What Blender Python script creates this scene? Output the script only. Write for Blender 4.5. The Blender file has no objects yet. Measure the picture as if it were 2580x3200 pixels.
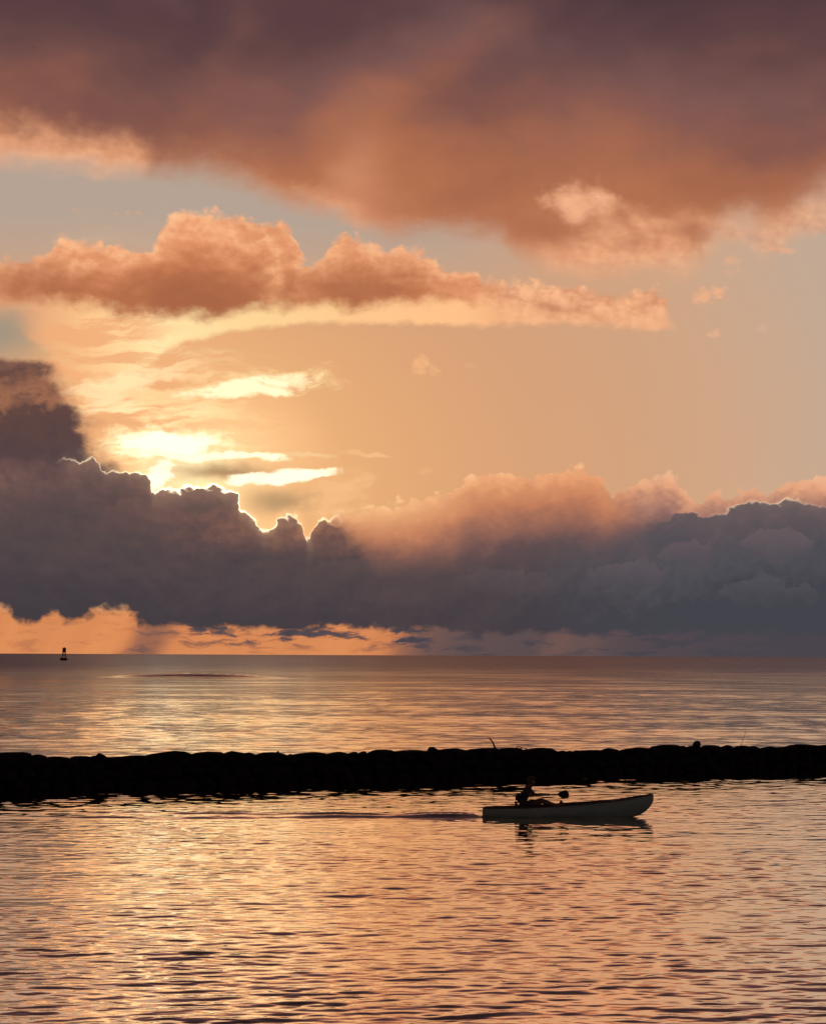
import bpy, bmesh, math, random
import numpy as np
from mathutils import Vector, Matrix

R = math.radians
random.seed(7)
SC = bpy.context.scene
COL = SC.collection

# ------------------------------------------------------------------ camera
CAM_H = 4.05            # eye height above the water (a sea wall)
F_PX = 5820.0           # focal length in photograph pixels (2580 wide)
CX, HY = 1290.0, 2048.0  # optical axis / horizon in the photograph
ROLL = R(0.27)
cd = bpy.data.cameras.new('camera')
cam = bpy.data.objects.new('camera', cd)
COL.objects.link(cam)
cd.sensor_fit = 'HORIZONTAL'
cd.sensor_width = 36.0
cd.lens = 36.0 * F_PX / 2580.0
cd.shift_y = (HY - 1600.0) / 2580.0
cd.clip_start = 0.1
cd.clip_end = 120000.0
cam.location = (0, 0, CAM_H)
cam.rotation_euler = (Matrix.Rotation(R(90), 3, 'X') @ Matrix.Rotation(ROLL, 3, 'Z')).to_euler()
SC.camera = cam

# ------------------------------------------------------------------ view
SC.render.engine = 'CYCLES'
SC.view_settings.view_transform = 'Standard'
SC.view_settings.look = 'None'
SC.view_settings.exposure = 0.0
SC.view_settings.gamma = 1.0
SC.view_settings.use_curve_mapping = False
SC.cycles.max_bounces = 5
SC.cycles.glossy_bounces = 3
SC.cycles.diffuse_bounces = 2
SC.cycles.use_denoising = True
SC.cycles.use_adaptive_sampling = True
SC.cycles.adaptive_threshold = 0.012
SC.cycles.adaptive_min_samples = 12
SC.cycles.sample_clamp_indirect = 6.0

SUN_AZ, SUN_EL = R(-6.9), R(6.2)     # behind the cloud bank, left of the view axis

# ------------------------------------------------------------------ node algebra
def lin(c):
    def f(v):
        v /= 255.0
        return v / 12.92 if v <= 0.04045 else ((v + 0.055) / 1.055) ** 2.4
    return (f(c[0]), f(c[1]), f(c[2]), 1.0)

class NT:
    """Small helper that turns expressions into shader nodes."""
    def __init__(self, tree):
        self.t = tree
        tree.nodes.clear()
    def new(self, kind, **kw):
        n = self.t.nodes.new(kind)
        for k, v in kw.items():
            setattr(n, k, v)
        return n
    def put(self, sock, v):
        if isinstance(v, E):
            self.t.links.new(v.s, sock)
        elif hasattr(v, 'is_output'):
            self.t.links.new(v, sock)
        else:
            sock.default_value = v
    def m(self, op, *a, clamp=False):
        n = self.new('ShaderNodeMath', operation=op, use_clamp=clamp)
        for i, v in enumerate(a):
            self.put(n.inputs[i], v)
        return E(self, n.outputs[0])
    def smooth(self, a, b, x):
        n = self.new('ShaderNodeMapRange', interpolation_type='SMOOTHSTEP')
        self.put(n.inputs['Value'], x)
        self.put(n.inputs['From Min'], a)
        self.put(n.inputs['From Max'], b)
        return E(self, n.outputs['Result'])
    def vec(self, x, y, z):
        n = self.new('ShaderNodeCombineXYZ')
        for i, v in enumerate((x, y, z)):
            self.put(n.inputs[i], v)
        return E(self, n.outputs[0])
    def sep(self, v):
        n = self.new('ShaderNodeSeparateXYZ')
        self.put(n.inputs[0], v)
        return [E(self, o) for o in n.outputs]
    def noise(self, v, scale=1.0, detail=4.0, rough=0.5, dist=0.0, color=False, dims='3D'):
        n = self.new('ShaderNodeTexNoise', noise_dimensions=dims)
        self.put(n.inputs['Vector'], v)
        n.inputs['Scale'].default_value = scale
        n.inputs['Detail'].default_value = detail
        n.inputs['Roughness'].default_value = rough
        n.inputs['Distortion'].default_value = dist
        return E(self, n.outputs['Color' if color else 'Fac'])
    def curve(self, x, pts, x0, x1):
        ys = [p[1] for p in pts]
        lo, hi = min(ys) - 1.0, max(ys) + 1.0
        n = self.new('ShaderNodeFloatCurve')
        cv = n.mapping.curves[0]
        P = [((px - x0) / (x1 - x0), (py - lo) / (hi - lo)) for px, py in pts]
        while len(cv.points) < len(P):
            cv.points.new(0.5, 0.5)
        for q, p in zip(cv.points, P):
            q.location = p
            q.handle_type = 'AUTO_CLAMPED'
        n.mapping.extend = 'HORIZONTAL'
        n.mapping.update()
        xx = self.m('DIVIDE', self.m('SUBTRACT', x, x0), x1 - x0, clamp=True)
        self.put(n.inputs['Value'], xx)
        return E(self, n.outputs[0]) * (hi - lo) + lo
    def ramp(self, x, pts, interp='LINEAR'):
        """pts: (value, srgb colour[, gain]) over an arbitrary value range."""
        x0, x1 = pts[0][0], pts[-1][0]
        n = self.new('ShaderNodeValToRGB')
        n.color_ramp.interpolation = interp
        el = n.color_ramp.elements
        while len(el) < len(pts):
            el.new(0.5)
        for e, p in zip(el, pts):
            e.position = (p[0] - x0) / (x1 - x0)
            c = lin(p[1])
            g = p[2] if len(p) > 2 else 1.0
            e.color = (c[0] * g, c[1] * g, c[2] * g, 1.0)
        self.put(n.inputs[0], self.m('DIVIDE', self.m('SUBTRACT', x, x0), x1 - x0, clamp=True))
        return E(self, n.outputs[0])
    def mix(self, a, b, f):
        n = self.new('ShaderNodeMix', data_type='RGBA', blend_type='MIX', clamp_factor=True)
        self.put(n.inputs[0], f)
        self.put(n.inputs[6], a)
        self.put(n.inputs[7], b)
        return E(self, n.outputs[2])
    def addc(self, a, b, f=1.0):
        n = self.new('ShaderNodeMix', data_type='RGBA', blend_type='ADD', clamp_factor=False)
        self.put(n.inputs[0], f)
        self.put(n.inputs[6], a)
        self.put(n.inputs[7], b)
        return E(self, n.outputs[2])
    def mulc(self, a, b, f=1.0):
        n = self.new('ShaderNodeMix', data_type='RGBA', blend_type='MULTIPLY', clamp_factor=False)
        self.put(n.inputs[0], f)
        self.put(n.inputs[6], a)
        self.put(n.inputs[7], b)
        return E(self, n.outputs[2])
    def gauss(self, x):          # exp(-x*x)
        return self.m('POWER', 2.718281828, self.m('MULTIPLY', self.m('MULTIPLY', x, x), -1.0))
    def exp(self, x):
        return self.m('POWER', 2.718281828, x)

class E:
    def __init__(self, nt, s): self.nt, self.s = nt, s
    def __add__(self, o): return self.nt.m('ADD', self, o)
    def __radd__(self, o): return self.nt.m('ADD', o, self)
    def __sub__(self, o): return self.nt.m('SUBTRACT', self, o)
    def __rsub__(self, o): return self.nt.m('SUBTRACT', o, self)
    def __mul__(self, o): return self.nt.m('MULTIPLY', self, o)
    def __rmul__(self, o): return self.nt.m('MULTIPLY', o, self)
    def __truediv__(self, o): return self.nt.m('DIVIDE', self, o)
    def __neg__(self): return self.nt.m('MULTIPLY', self, -1.0)

# ------------------------------------------------------------------ sky
# The clouds are laid out over the directions of the sky dome: X runs with the azimuth and Y falls
# with the elevation, 3916 units to the radian, X = 868 straight ahead, Y = 1378 on the horizon.
def build_world():
    w = bpy.data.worlds.new('World')
    SC.world = w
    w.use_nodes = True
    w.cycles.sampling_method = 'NONE'
    n = NT(w.node_tree)
    out = n.new('ShaderNodeOutputWorld')
    bg = n.new('ShaderNodeBackground')
    n.t.links.new(bg.outputs[0], out.inputs[0])
    tc = n.new('ShaderNodeTexCoord')
    dx, dy, dz = n.sep(tc.outputs['Generated'])
    az = n.m('ARCTAN2', dx, dy)
    hyp = n.m('MAXIMUM', n.m('SQRT', dx * dx + dy * dy), 0.12)
    X = (az + az * az * az * 0.3333) * 3916.0 + 868.0
    Y = 1378.0 - (dz / hyp) * 3916.0
    L, Rr = -120.0, 1860.0

    # shared turbulence: broad and medium swirls, and rounded cauliflower puffs
    W1 = n.sep(n.noise(n.vec(X / 230.0, Y / 150.0, 3.1), detail=3.0, rough=0.5, color=True))
    W2 = n.sep(n.noise(n.vec(X / 66.0, Y / 46.0, 9.7), detail=5.0, rough=0.56, color=True))
    b1x, b1y, b1z = [(q - 0.5) * 4.0 for q in W1]
    b2x, b2y, b2z = [(q - 0.5) * 4.0 for q in W2]
    # the same medium billows a little way towards the sun: their difference lights the lumps
    sx, sy = 400.0, 985.0
    rx, ry = X - sx, Y - sy
    rl = n.m('MAXIMUM', n.m('SQRT', rx * rx + ry * ry), 1.0)
    ux, uy = rx / rl, ry / rl
    W3 = n.noise(n.vec((X - ux * 14.0) / 66.0, (Y - uy * 14.0) / 46.0, 9.7), detail=5.0, rough=0.56)
    lit = (W2[0] - W3) * 6.0            # >0 where the lump faces the sun
    def puffs(px_, py_, sz):
        v = n.new('ShaderNodeTexVoronoi', voronoi_dimensions='2D', feature='F1')
        n.put(v.inputs['Vector'], n.vec(px_ / sz, py_ / (sz * 0.8), 0.0))
        v.inputs['Scale'].default_value = 1.0
        v.inputs['Detail'].default_value = 2.0
        v.inputs['Roughness'].default_value = 0.55
        return E(n, v.outputs['Distance'])
    pf = 0.45 - puffs(X + b2x * 9.0, Y + b2y * 9.0, 46.0)          # + at the heart of each puff
    Xw = X + b2x * 12.0 + b1x * 12.0
    Yw = Y + b2y * 12.0 + b1y * 8.0

    # ---- clear sky
    gx = rx / 1.3
    ds = n.m('SQRT', gx * gx + ry * ry)
    clear = n.ramp(ds, [(0, (255, 228, 178), 1.2), (80, (253, 208, 150)), (160, (238, 180, 127)), (250, (220, 162, 113)),
                        (497, (208, 151, 114)), (760, (205, 159, 127)), (900, (204, 164, 135)), (1050, (195, 167, 146)), (1300, (186, 171, 157))], 'B_SPLINE')
    sky = n.new('ShaderNodeTexSky', sky_type='NISHITA', sun_disc=False)
    sky.sun_elevation = SUN_EL
    sky.sun_rotation = SUN_AZ
    sky.dust_density = 3.0
    ns = n.mulc(E(n, sky.outputs[0]), (0.05, 0.05, 0.05, 1))
    clear = n.mix(clear, ns, 0.04)
    hi = n.smooth(720.0, 440.0, Y) * n.smooth(1350.0, 800.0, X)
    clear = n.mix(clear, lin((178, 163, 150)), hi * 0.9)
    lb = n.gauss((X + b1x * 14.0) / 100.0) * n.gauss((Yw - 712.0) / 64.0)
    clear = n.mix(clear, lin((152, 146, 130)), lb * 0.85)
    col = clear

    # ---- thin bright veil round the hidden sun, combed into level streaks
    st = n.noise(n.vec((X + b2x * 14.0) / 190.0, (Y + b1x * 22.0 + X * 0.05 + b2y * 7.0) / 30.0, 5.5), detail=5.0, rough=0.62)
    veil = n.smooth(40.0, 180.0, X) * n.gauss((X - 245.0 - (Y - 860.0) * 0.10) / 195.0) * n.gauss((Y - 800.0) / 170.0)
    col = n.mix(col, lin((242, 178, 124)), n.m('MINIMUM', veil * 1.4, 1.0) * n.smooth(0.62, 0.40, st))
    col = n.mix(col, lin((255, 210, 158)), veil * n.smooth(0.47, 0.64, st) * 1.5)
    core = n.gauss((X - 320.0) / 170.0) * n.gauss((Y - 900.0) / 95.0)
    col = n.addc(col, (0.46, 0.27, 0.14, 1), core * n.smooth(0.40, 0.70, st))

    def lens(cx, cy, rx_, ry_, slope, c, g, e0=0.0, e1=0.45, tail=0.0, rag=1.0):
        """a ragged, tapered streak of cloud in full light"""
        nonlocal col
        u = (X - cx + b2x * 26.0) / rx_
        v = (Y - cy - (X - cx) * slope + b2y * (9.0 * rag) + b1y * 4.0) / ry_
        if tail:
            v = v / n.m('MAXIMUM', 1.0 - u * tail, 0.15)
        d = 1.0 - u * u - v * v + pf * (0.45 * rag) + b2z * 0.16 + (st - 0.5) * (2.8 * rag)
        k = n.smooth(e0, e1, d)
        q = lin(c)
        col = n.mix(col, (q[0] * g, q[1] * g, q[2] * g, 1), k)
    lens(480, 820, 235, 36, -0.10, (255, 212, 152), 1.0, -0.3, 0.9, -0.1, 1.4)
    lens(515, 820, 150, 24, -0.11, (255, 236, 190), 1.25, -0.2, 0.8, -0.2)
    lens(250, 812, 80, 20, 0.0, (255, 226, 172), 1.05, -0.5, 0.9)
    lens(150, 790, 90, 26, 0.0, (246, 178, 124), 1.0, -0.5, 0.9)
    lens(330, 934, 170, 40, 0.04, (255, 226, 170), 1.25, -0.4, 0.6, 0.0, 1.3)
    lens(345, 936, 130, 30, 0.03, (255, 246, 215), 1.3, -0.1, 0.7)
    lens(430, 966, 190, 9, 0.03, (255, 238, 196), 1.4, -0.3, 0.7)
    lens(545, 966, 60, 7, 0.0, (255, 238, 196), 1.4, -0.3, 0.7)
    lens(340, 1006, 48, 28, -0.45, (255, 246, 214), 1.3, -0.2, 0.5, 0.3)
    # grey bars between the brightest streaks
    k = n.gauss((X - 470.0) / 100.0) * n.gauss((Y - 994.0 + b2y * 8.0) / 15.0)
    col = n.mix(col, lin((168, 128, 92)), k * 0.9)
    k = n.gauss((X - 590.0) / 80.0) * n.gauss((Y - 1058.0 + b2y * 8.0) / 24.0)
    col = n.mix(col, lin((176, 142, 104)), k * 0.85)
    lens(595, 1004, 132, 17, -0.09, (255, 244, 210), 1.3, -0.2, 0.5, 0.3)
    lens(770, 957, 65, 6, 0.03, (246, 190, 135), 1.0, -0.4, 0.9)
    lens(640, 963, 70, 6, 0.02, (250, 205, 150), 1.0, -0.4, 0.9)
    lens(700, 1040, 80, 46, -0.2, (246, 190, 134), 1.0, -0.6, 1.2, 0.0, 1.6)

    # ---- little detached tufts in the clear air
    def tuft(cx, cy, rx_, ry_, c, a):
        nonlocal col
        u = (X - cx + b2x * 16.0) / rx_
        v = (Y - cy + b2y * 12.0) / ry_
        col = n.mix(col, lin(c), n.smooth(-0.2, 1.0, 1.0 - u * u - v * v + b2z * 0.5 + pf * 1.6) * a)
    tuft(890, 772, 34, 30, (242, 182, 130), 0.9)
    tuft(990, 775, 30, 14, (232, 178, 132), 0.45)
    tuft(1498, 628, 50, 26, (236, 176, 136), 0.95)
    tuft(1532, 565, 26, 22, (226, 172, 138), 0.85)
    tuft(1500, 707, 28, 15, (226, 176, 142), 0.8)
    tuft(1590, 700, 34, 10, (214, 176, 148), 0.5)
    tuft(270, 464, 44, 10, (228, 168, 128), 0.8)
    tuft(150, 460, 60, 9, (208, 164, 136), 0.6)
    tuft(896, 990, 34, 10, (240, 178, 128), 0.7)

    # ---- middle row of heaped cloud
    TM = n.curve(Xw, [(-120, 600), (0, 566), (60, 548), (130, 512), (220, 520), (290, 524), (330, 478), (430, 440), (500, 458), (560, 462), (600, 470),
                     (640, 550), (690, 505), (730, 492), (790, 512), (860, 514), (930, 548), (1000, 574), (1060, 588), (1150, 584), (1250, 602),
                     (1318, 608), (1358, 592), (1395, 612), (1412, 650), (1434, 705), (1500, 720), (1860, 720)], L, Rr)
    BM = n.curve(X + b2x * 8.0, [(-120, 670), (0, 700), (100, 760), (200, 800), (300, 785), (350, 748), (450, 712), (550, 696), (700, 684), (800, 682), (900, 688),
                     (1000, 692), (1150, 686), (1300, 694), (1390, 700), (1440, 690), (1500, 680), (1860, 680)], L, Rr)
    dt = Yw - TM + pf * 24.0
    db = BM - Y + b2x * 4.0 + b1x * 5.0 + pf * 8.0
    cut = n.smooth(1430.0, 1392.0, X + b2x * 20.0)
    fadel = n.smooth(-60.0, 60.0, X)
    a_mid = n.smooth(-4.0, 18.0, dt) * n.smooth(-6.0, 12.0, db) * cut * (1.0 - n.smooth(110.0, 20.0, X + b1x * 20.0) * n.smooth(645.0, 690.0, Yw))
    right = n.smooth(960.0, 1090.0, Xw)
    thick = n.m('MINIMUM', dt, 200.0)
    shade = thick * 1.05 - lit * 30.0 + b1z * 58.0 - pf * 34.0 + b2z * 14.0
    body = n.ramp(shade, [(-60, (255, 200, 150)), (10, (249, 180, 132)), (50, (230, 154, 110)), (95, (208, 132, 90)), (150, (190, 116, 78)), (240, (174, 104, 71))])
    # the darker, thicker hearts of the heaps
    hk = n.gauss((Xw - 420.0) / 190.0) * n.gauss((Yw - 625.0) / 42.0) + n.gauss((Xw - 760.0) / 140.0) * n.gauss((Yw - 600.0) / 46.0) + n.gauss((Xw - 60.0) / 110.0) * n.gauss((Yw - 612.0) / 44.0)
    body = n.mix(body, lin((166, 101, 70)), hk * 0.6)
    # sunlit eastern flank of the great heap and its edge against the next one
    gapk = n.gauss((Xw - 545.0) / 52.0) * n.gauss((Yw - 500.0) / 48.0) + n.gauss((Xw - 572.0 - b1y * 10.0) / 24.0) * n.gauss((Yw - 590.0) / 50.0) + n.gauss((Xw - 715.0) / 34.0) * n.gauss((Yw - 520.0) / 34.0)
    body = n.mix(body, n.ramp(lit + pf * 1.5 + b2z * 0.5, [(-1.0, (222, 148, 104)), (0.8, (252, 186, 134))]), n.m('MINIMUM', gapk * 0.85, 0.85))
    hole = n.gauss((Xw - 634.0) / 26.0) * n.gauss((Yw - 522.0) / 20.0)
    a_mid = a_mid * (1.0 - n.smooth(0.25, 0.7, hole + b2z * 0.12))
    body = n.mix(body, n.ramp(lit + b1z * 0.5 + pf * 1.6 + b2z * 0.4, [(-1.6, (214, 146, 108)), (0.6, (250, 186, 140))]), right * 0.95)
    body = n.mix(body, lin((202, 136, 100)), n.gauss((Xw - 1168.0) / 46.0) * n.gauss((Yw - 648.0) / 16.0) * 0.75)
    DB = n.curve(X, [(-120, 648), (0, 660), (100, 656), (200, 666), (300, 682), (400, 682), (460, 672), (550, 656), (640, 652), (760, 650), (866, 636), (1000, 642), (1100, 660), (1200, 668), (1400, 672), (1860, 672)], L, Rr)
    low = n.smooth(-32.0, 10.0, Yw - DB + b2z * 6.0 + pf * 10.0) * (1.0 - right * 0.4)
    fr = n.ramp(Xw, [(-60, (206, 160, 128)), (60, (228, 166, 122)), (180, (252, 196, 138)), (330, (255, 224, 166), 1.1), (520, (255, 214, 152)), (760, (255, 200, 142)), (1000, (255, 192, 138)), (1400, (240, 178, 136))])
    fr = n.mix(fr, lin((242, 174, 122)), n.smooth(0.58, 0.42, st) * n.smooth(420.0, 260.0, X) * 0.85)
    body = n.mix(body, fr, low)
    col = n.mix(col, body, a_mid)

    # ---- high grey-red deck that fills the top of the view
    Xd = X + b1x * 26.0 + b2x * 10.0
    ED = n.curve(Xd, [(-120, 372), (0, 372), (150, 376), (290, 386), (400, 380), (500, 392), (560, 420), (640, 450), (700, 462), (760, 490), (850, 500),
                     (920, 492), (1000, 496), (1060, 530), (1110, 558), (1150, 572), (1230, 582), (1300, 578), (1370, 570), (1420, 580), (1455, 570), (1500, 542), (1540, 524),
                     (1580, 518), (1620, 526), (1670, 510), (1736, 486), (1860, 465)], L, Rr)
    dd = ED - Yw + b1y * 10.0 + pf * 6.0
    rsoft = n.smooth(1360.0, 1540.0, X)
    a_dk = n.smooth(-26.0 - rsoft * 14.0, 50.0 + rsoft * 70.0, dd + rsoft * b1z * 22.0)
    big = n.sep(n.noise(n.vec(X / 480.0 - Y / 900.0 + b2z * 0.02, Y / 300.0 + X / 1500.0, 24.3), detail=3.0, rough=0.5, color=True))
    swirl = (big[0] - 0.5) * 2.0
    base = n.curve(X, [(-120, 385), (300, 400), (700, 480), (1000, 560), (1300, 590), (1500, 560), (1860, 500)], L, Rr) - Y
    mid = n.gauss((X - 960.0) / 380.0)
    xd = n.curve(X, [(-120, 200), (300, 185), (600, 85), (850, 0), (1150, 10), (1450, 55), (1736, 110), (1860, 120)], L, Rr)
    dcol = base + xd + swirl * 190.0 - mid * 40.0 - b1x * 44.0 + b1z * 22.0 + b2z * 9.0 - lit * 6.0 + n.smooth(260.0, 0.0, Y) * 80.0
    # a paler shaft drawn up through the deck
    sl = ((X - 720.0) * 0.479 + (Y - 230.0) * 0.878 + b1y * 30.0) / 62.0
    dcol = dcol - n.gauss(sl) * n.smooth(560.0, 760.0, X) * n.smooth(1250.0, 950.0, X) * 110.0
    sl = ((X - 760.0) * 0.96 + (Y - 300.0) * 0.26 + b1x * 26.0) / 70.0
    dcol = dcol - n.gauss(sl) * n.smooth(120.0, 260.0, Y) * 80.0
    sl = ((X - 480.0) * 0.94 + (Y - 80.0) * 0.34 + b1y * 30.0) / 60.0
    dcol = dcol - n.gauss(sl) * n.smooth(330.0, 60.0, Y) * 90.0
    deck = n.ramp(dcol, [(-100, (214, 146, 108)), (40, (196, 128, 94)), (130, (180, 113, 80)), (220, (166, 104, 77)),
                         (310, (140, 90, 76)), (400, (117, 79, 74)), (520, (95, 67, 68)), (680, (80, 57, 61)), (900, (64, 47, 50))])
    deck = n.mix(deck, lin((128, 94, 94)), n.smooth(0.50, 0.75, big[1]) * n.smooth(480.0, 160.0, Y) * 0.4)
    # lit fringes along its lower edge
    lp = n.curve(Xd, [(-120, 1.0), (0, 1.0), (290, 1.0), (340, 0.25), (450, 0.15), (560, 0.25), (650, 0.42), (740, 0.5), (800, 0.15), (950, 0.05), (1100, 0.2), (1190, 0.85), (1300, 0.9), (1480, 0.9), (1580, 0.75), (1736, 0.8), (1860, 0.8)], L, Rr)
    edge = n.smooth(84.0 + n.smooth(340.0, 250.0, X) * 34.0 + n.gauss((X - 1290.0) / 120.0) * 60.0, 2.0, dd + b2z * 5.0 - lit * 4.0 + pf * 5.0 + b1z * 20.0)
    deck = n.mix(deck, n.ramp(lit * 0.5 + b1z * 0.7, [(-1.2, (226, 152, 112)), (0.9, (255, 186, 138))]), edge * lp)
    haze = n.gauss((Xw - 1375.0) / 200.0) * n.gauss((Yw - 520.0) / 70.0)
    deck = n.mix(deck, n.ramp(lit + b2z * 0.5 + b1z * 0.4, [(-1.1, (218, 148, 110)), (0.9, (250, 184, 138))]), n.smooth(0.12, 0.85, haze + b2z * 0.10) * 0.85)
    gpk = n.gauss((Xw + b1z * 20.0 - 1228.0) / 84.0) * n.gauss((Yw - 434.0) / 46.0)
    deck = n.mix(deck, lin((246, 180, 138)), n.smooth(0.10, 1.05, gpk + b2z * 0.16 + pf * 0.3 + b1z * 0.1) * n.smooth(0.0, 0.15, gpk))
    hk = n.gauss((Xw - 1125.0) / 105.0) * n.gauss((Yw - 486.0 - (Xw - 1125.0) * 0.12) / 30.0) + n.gauss((Xw - 1446.0) / 56.0) * n.gauss((Yw - 500.0 - (Xw - 1446.0) * 0.2) / 27.0) + n.gauss((Xw - 1325.0) / 50.0) * n.gauss((Yw - 512.0) / 24.0) * 0.55 + n.gauss((Xw - 1300.0) / 22.0) * n.gauss((Yw - 455.0) / 26.0) * 0.5
    deck = n.mix(deck, lin((176, 110, 80)), hk * 0.85)
    # torn, half-clear wisps trailing below its ragged right end
    for (wx, wy, wrx, wry, wsl, wa) in ((1625.0, 492.0, 44.0, 74.0, -0.25, 0.6), (1705.0, 480.0, 80.0, 40.0, -0.35, 0.6), (1548.0, 500.0, 64.0, 20.0, 0.05, 0.5), (1640.0, 545.0, 40.0, 9.0, 0.1, 0.6)):
        wu = (Xw - wx - (Yw - wy) * wsl) / wrx
        wv = (Yw - wy) / wry
        wk = n.smooth(-0.5, 1.1, 1.0 - wu * wu - wv * wv + b2z * 0.35 + b1z * 0.25) * wa
        col = n.mix(col, n.ramp(lit + b2z * 0.4, [(-1.0, (206, 148, 118)), (0.8, (246, 184, 142))]), wk)
    col = n.mix(col, deck, a_dk)

    # ---- far cumulus lit from behind, right of the sun
    TB = n.curve(Xw, [(-120, 1300), (600, 1300), (650, 1130), (690, 1080), (780, 1056), (850, 1044), (950, 1028), (985, 988), (1080, 978), (1140, 984), (1200, 966),
                     (1250, 984), (1285, 1020), (1330, 1016), (1385, 992), (1415, 996), (1440, 1036), (1500, 1030), (1580, 1026), (1650, 1008), (1740, 990), (1860, 980)], L, Rr)
    dB = Y - TB + b2y * 9.0 + pf * 30.0
    a_b = n.smooth(-2.0, 9.0, dB) * n.smooth(640.0, 720.0, X)
    sB = Y - n.curve(X, [(-120, 1080), (700, 1070), (950, 1010), (1200, 985), (1400, 1010), (1860, 985)], L, Rr)
    sB = sB * 0.6 + dB * 0.4 - lit * 9.0 + b1z * 18.0 + b2z * 7.0 - pf * 24.0
    bk = n.ramp(sB, [(0, (250, 192, 140)), (16, (238, 168, 120)), (46, (216, 145, 103)), (85, (196, 127, 93)), (125, (158, 106, 88)), (180, (104, 80, 80)), (260, (78, 66, 74))])
    bk = n.mix(bk, n.ramp(sB, [(0, (240, 184, 144)), (30, (228, 164, 126)), (66, (170, 122, 106)), (110, (108, 86, 90)), (200, (80, 72, 82))]), n.smooth(1230.0, 1380.0, X + b1x * 40.0))
    glow = n.gauss((X - 760.0) / 150.0) * n.gauss((Y - 1030.0) / 60.0)
    bk = n.mix(bk, lin((252, 200, 140)), glow * 0.8)
    col = n.mix(col, bk, a_b)

    # ---- the long dark bank over the horizon
    Xk = X + b2x * 8.0
    TK = n.curve(Xk, [(-120, 965), (0, 968), (100, 972), (135, 968), (190, 966), (215, 984), (290, 990), (315, 1012), (335, 1034), (365, 1028), (430, 1020), (480, 1030),
                     (502, 1040), (508, 1066), (540, 1088), (560, 1106), (580, 1098), (600, 1080), (625, 1086), (640, 1112), (652, 1132), (662, 1100),
                     (690, 1080), (720, 1088), (770, 1118), (850, 1140), (1000, 1136), (1120, 1112), (1230, 1098), (1350, 1090), (1400, 1082), (1450, 1072),
                     (1500, 1076), (1540, 1056), (1640, 1048), (1700, 1054), (1736, 1066), (1860, 1072)], L, Rr)
    dk = Y - TK + b2y * 5.0 + pf * 17.0 - 3.0
    soft = n.smooth(660.0, 790.0, X) * n.smooth(1420.0, 1250.0, X)
    soft = n.m('MAXIMUM', soft, n.smooth(165.0, 110.0, X))
    a_k = n.smooth(-1.0 - soft * 10.0, 3.0 + soft * 92.0, dk + soft * 16.0)
    BK = n.curve(Xw, [(-120, 1285), (0, 1290), (30, 1304), (60, 1322), (100, 1304), (140, 1318), (200, 1296), (250, 1294), (290, 1312), (350, 1328), (450, 1326), (600, 1338),
                     (690, 1322), (800, 1328), (900, 1334), (1000, 1336), (1200, 1338), (1860, 1340)], L, Rr)
    dbk = BK - Y + b2y * 9.0 + pf * 16.0
    a_k = a_k * n.smooth(-8.0, 13.0, dbk)
    sK = dk * 0.3 + (Y - 1040.0) * 0.7 + b1z * 48.0 + b2z * 16.0 - lit * 26.0 - pf * 40.0
    bank = n.ramp(sK, [(-60, (134, 99, 90)), (20, (108, 83, 79)), (80, (93, 75, 74)), (160, (82, 70, 72)), (250, (71, 63, 68)), (330, (66, 59, 64))])
    bluer = n.ramp(sK * 1.15, [(-60, (128, 102, 102)), (40, (102, 88, 91)), (110, (90, 82, 87)), (180, (80, 78, 85)), (260, (68, 68, 76)), (330, (68, 68, 76))])
    bank = n.mix(bank, bluer, n.smooth(900.0, 1450.0, X + b1x * 60.0))
    warm = n.gauss((X - 650.0) / 210.0) * n.gauss((Yw - 1105.0) / 46.0)
    bank = n.mix(bank, n.ramp(lit + b2z * 0.5 + pf, [(-1.0, (120, 84, 76)), (1.0, (170, 116, 90))]), warm * 0.85)
    # paler heads of cloud standing in front of it, each lit along its top
    for (hx, hy, hrx, hry, hc) in ((1640.0, 1130.0, 84.0, 34.0, (116, 98, 102)), (1610.0, 1240.0, 120.0, 34.0, (92, 88, 95)), (1320.0, 1195.0, 90.0, 32.0, (104, 90, 95)), (1060.0, 1215.0, 100.0, 30.0, (96, 84, 87)), (300.0, 1075.0, 90.0, 34.0, (116, 86, 80)), (1440.0, 1150.0, 60.0, 30.0, (112, 94, 98)), (760.0, 1190.0, 110.0, 26.0, (98, 80, 79))):
        hu = (Xw - hx) / hrx
        hv = (Y - hy + b2y * 10.0 + pf * 26.0) / hry
        hk = n.smooth(0.0, 0.22, 1.0 - hu * hu - hv * hv + b2z * 0.2) * n.smooth(1.1, -0.9, hv)
        bank = n.mix(bank, lin(hc), hk * 0.40)
    # horizon strip seen under the bank
    rain = n.noise(n.vec((X + (Y - 1300.0) * 0.55 + b2x * 3.0) / 70.0, Y / 700.0, 2.0), detail=3.0, rough=0.55)
    SX = n.curve(X + (Y - 1340.0) * 0.5, [(-120, 0.95), (0, 0.98), (120, 1.0), (250, 1.0), (280, 0.82), (320, 0.50), (350, 0.62), (390, 0.92), (450, 0.98), (600, 0.95), (700, 1.0), (800, 0.9),
                     (860, 0.48), (930, 0.28), (1020, 0.22), (1110, 0.18), (1180, 0.28), (1240, 0.25), (1310, 0.12), (1500, 0.05), (1736, 0.0), (1860, 0.0)], L, Rr)
    sv = n.noise(n.vec((X + b2x * 14.0) / 95.0, (Y + b2y * 8.0) / 20.0, 7.0), detail=4.0, rough=0.6)
    patch = n.smooth(0.56, 0.40, sv) * n.smooth(330.0, 420.0, X) * n.smooth(960.0, 800.0, X) * n.smooth(1376.0, 1340.0, Y)
    sv2 = n.m('MAXIMUM', SX * (0.86 + (rain - 0.5) * 0.40) - n.smooth(0.5, 0.32, sv) * 0.18 - patch * 0.6, 0.0)
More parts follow.
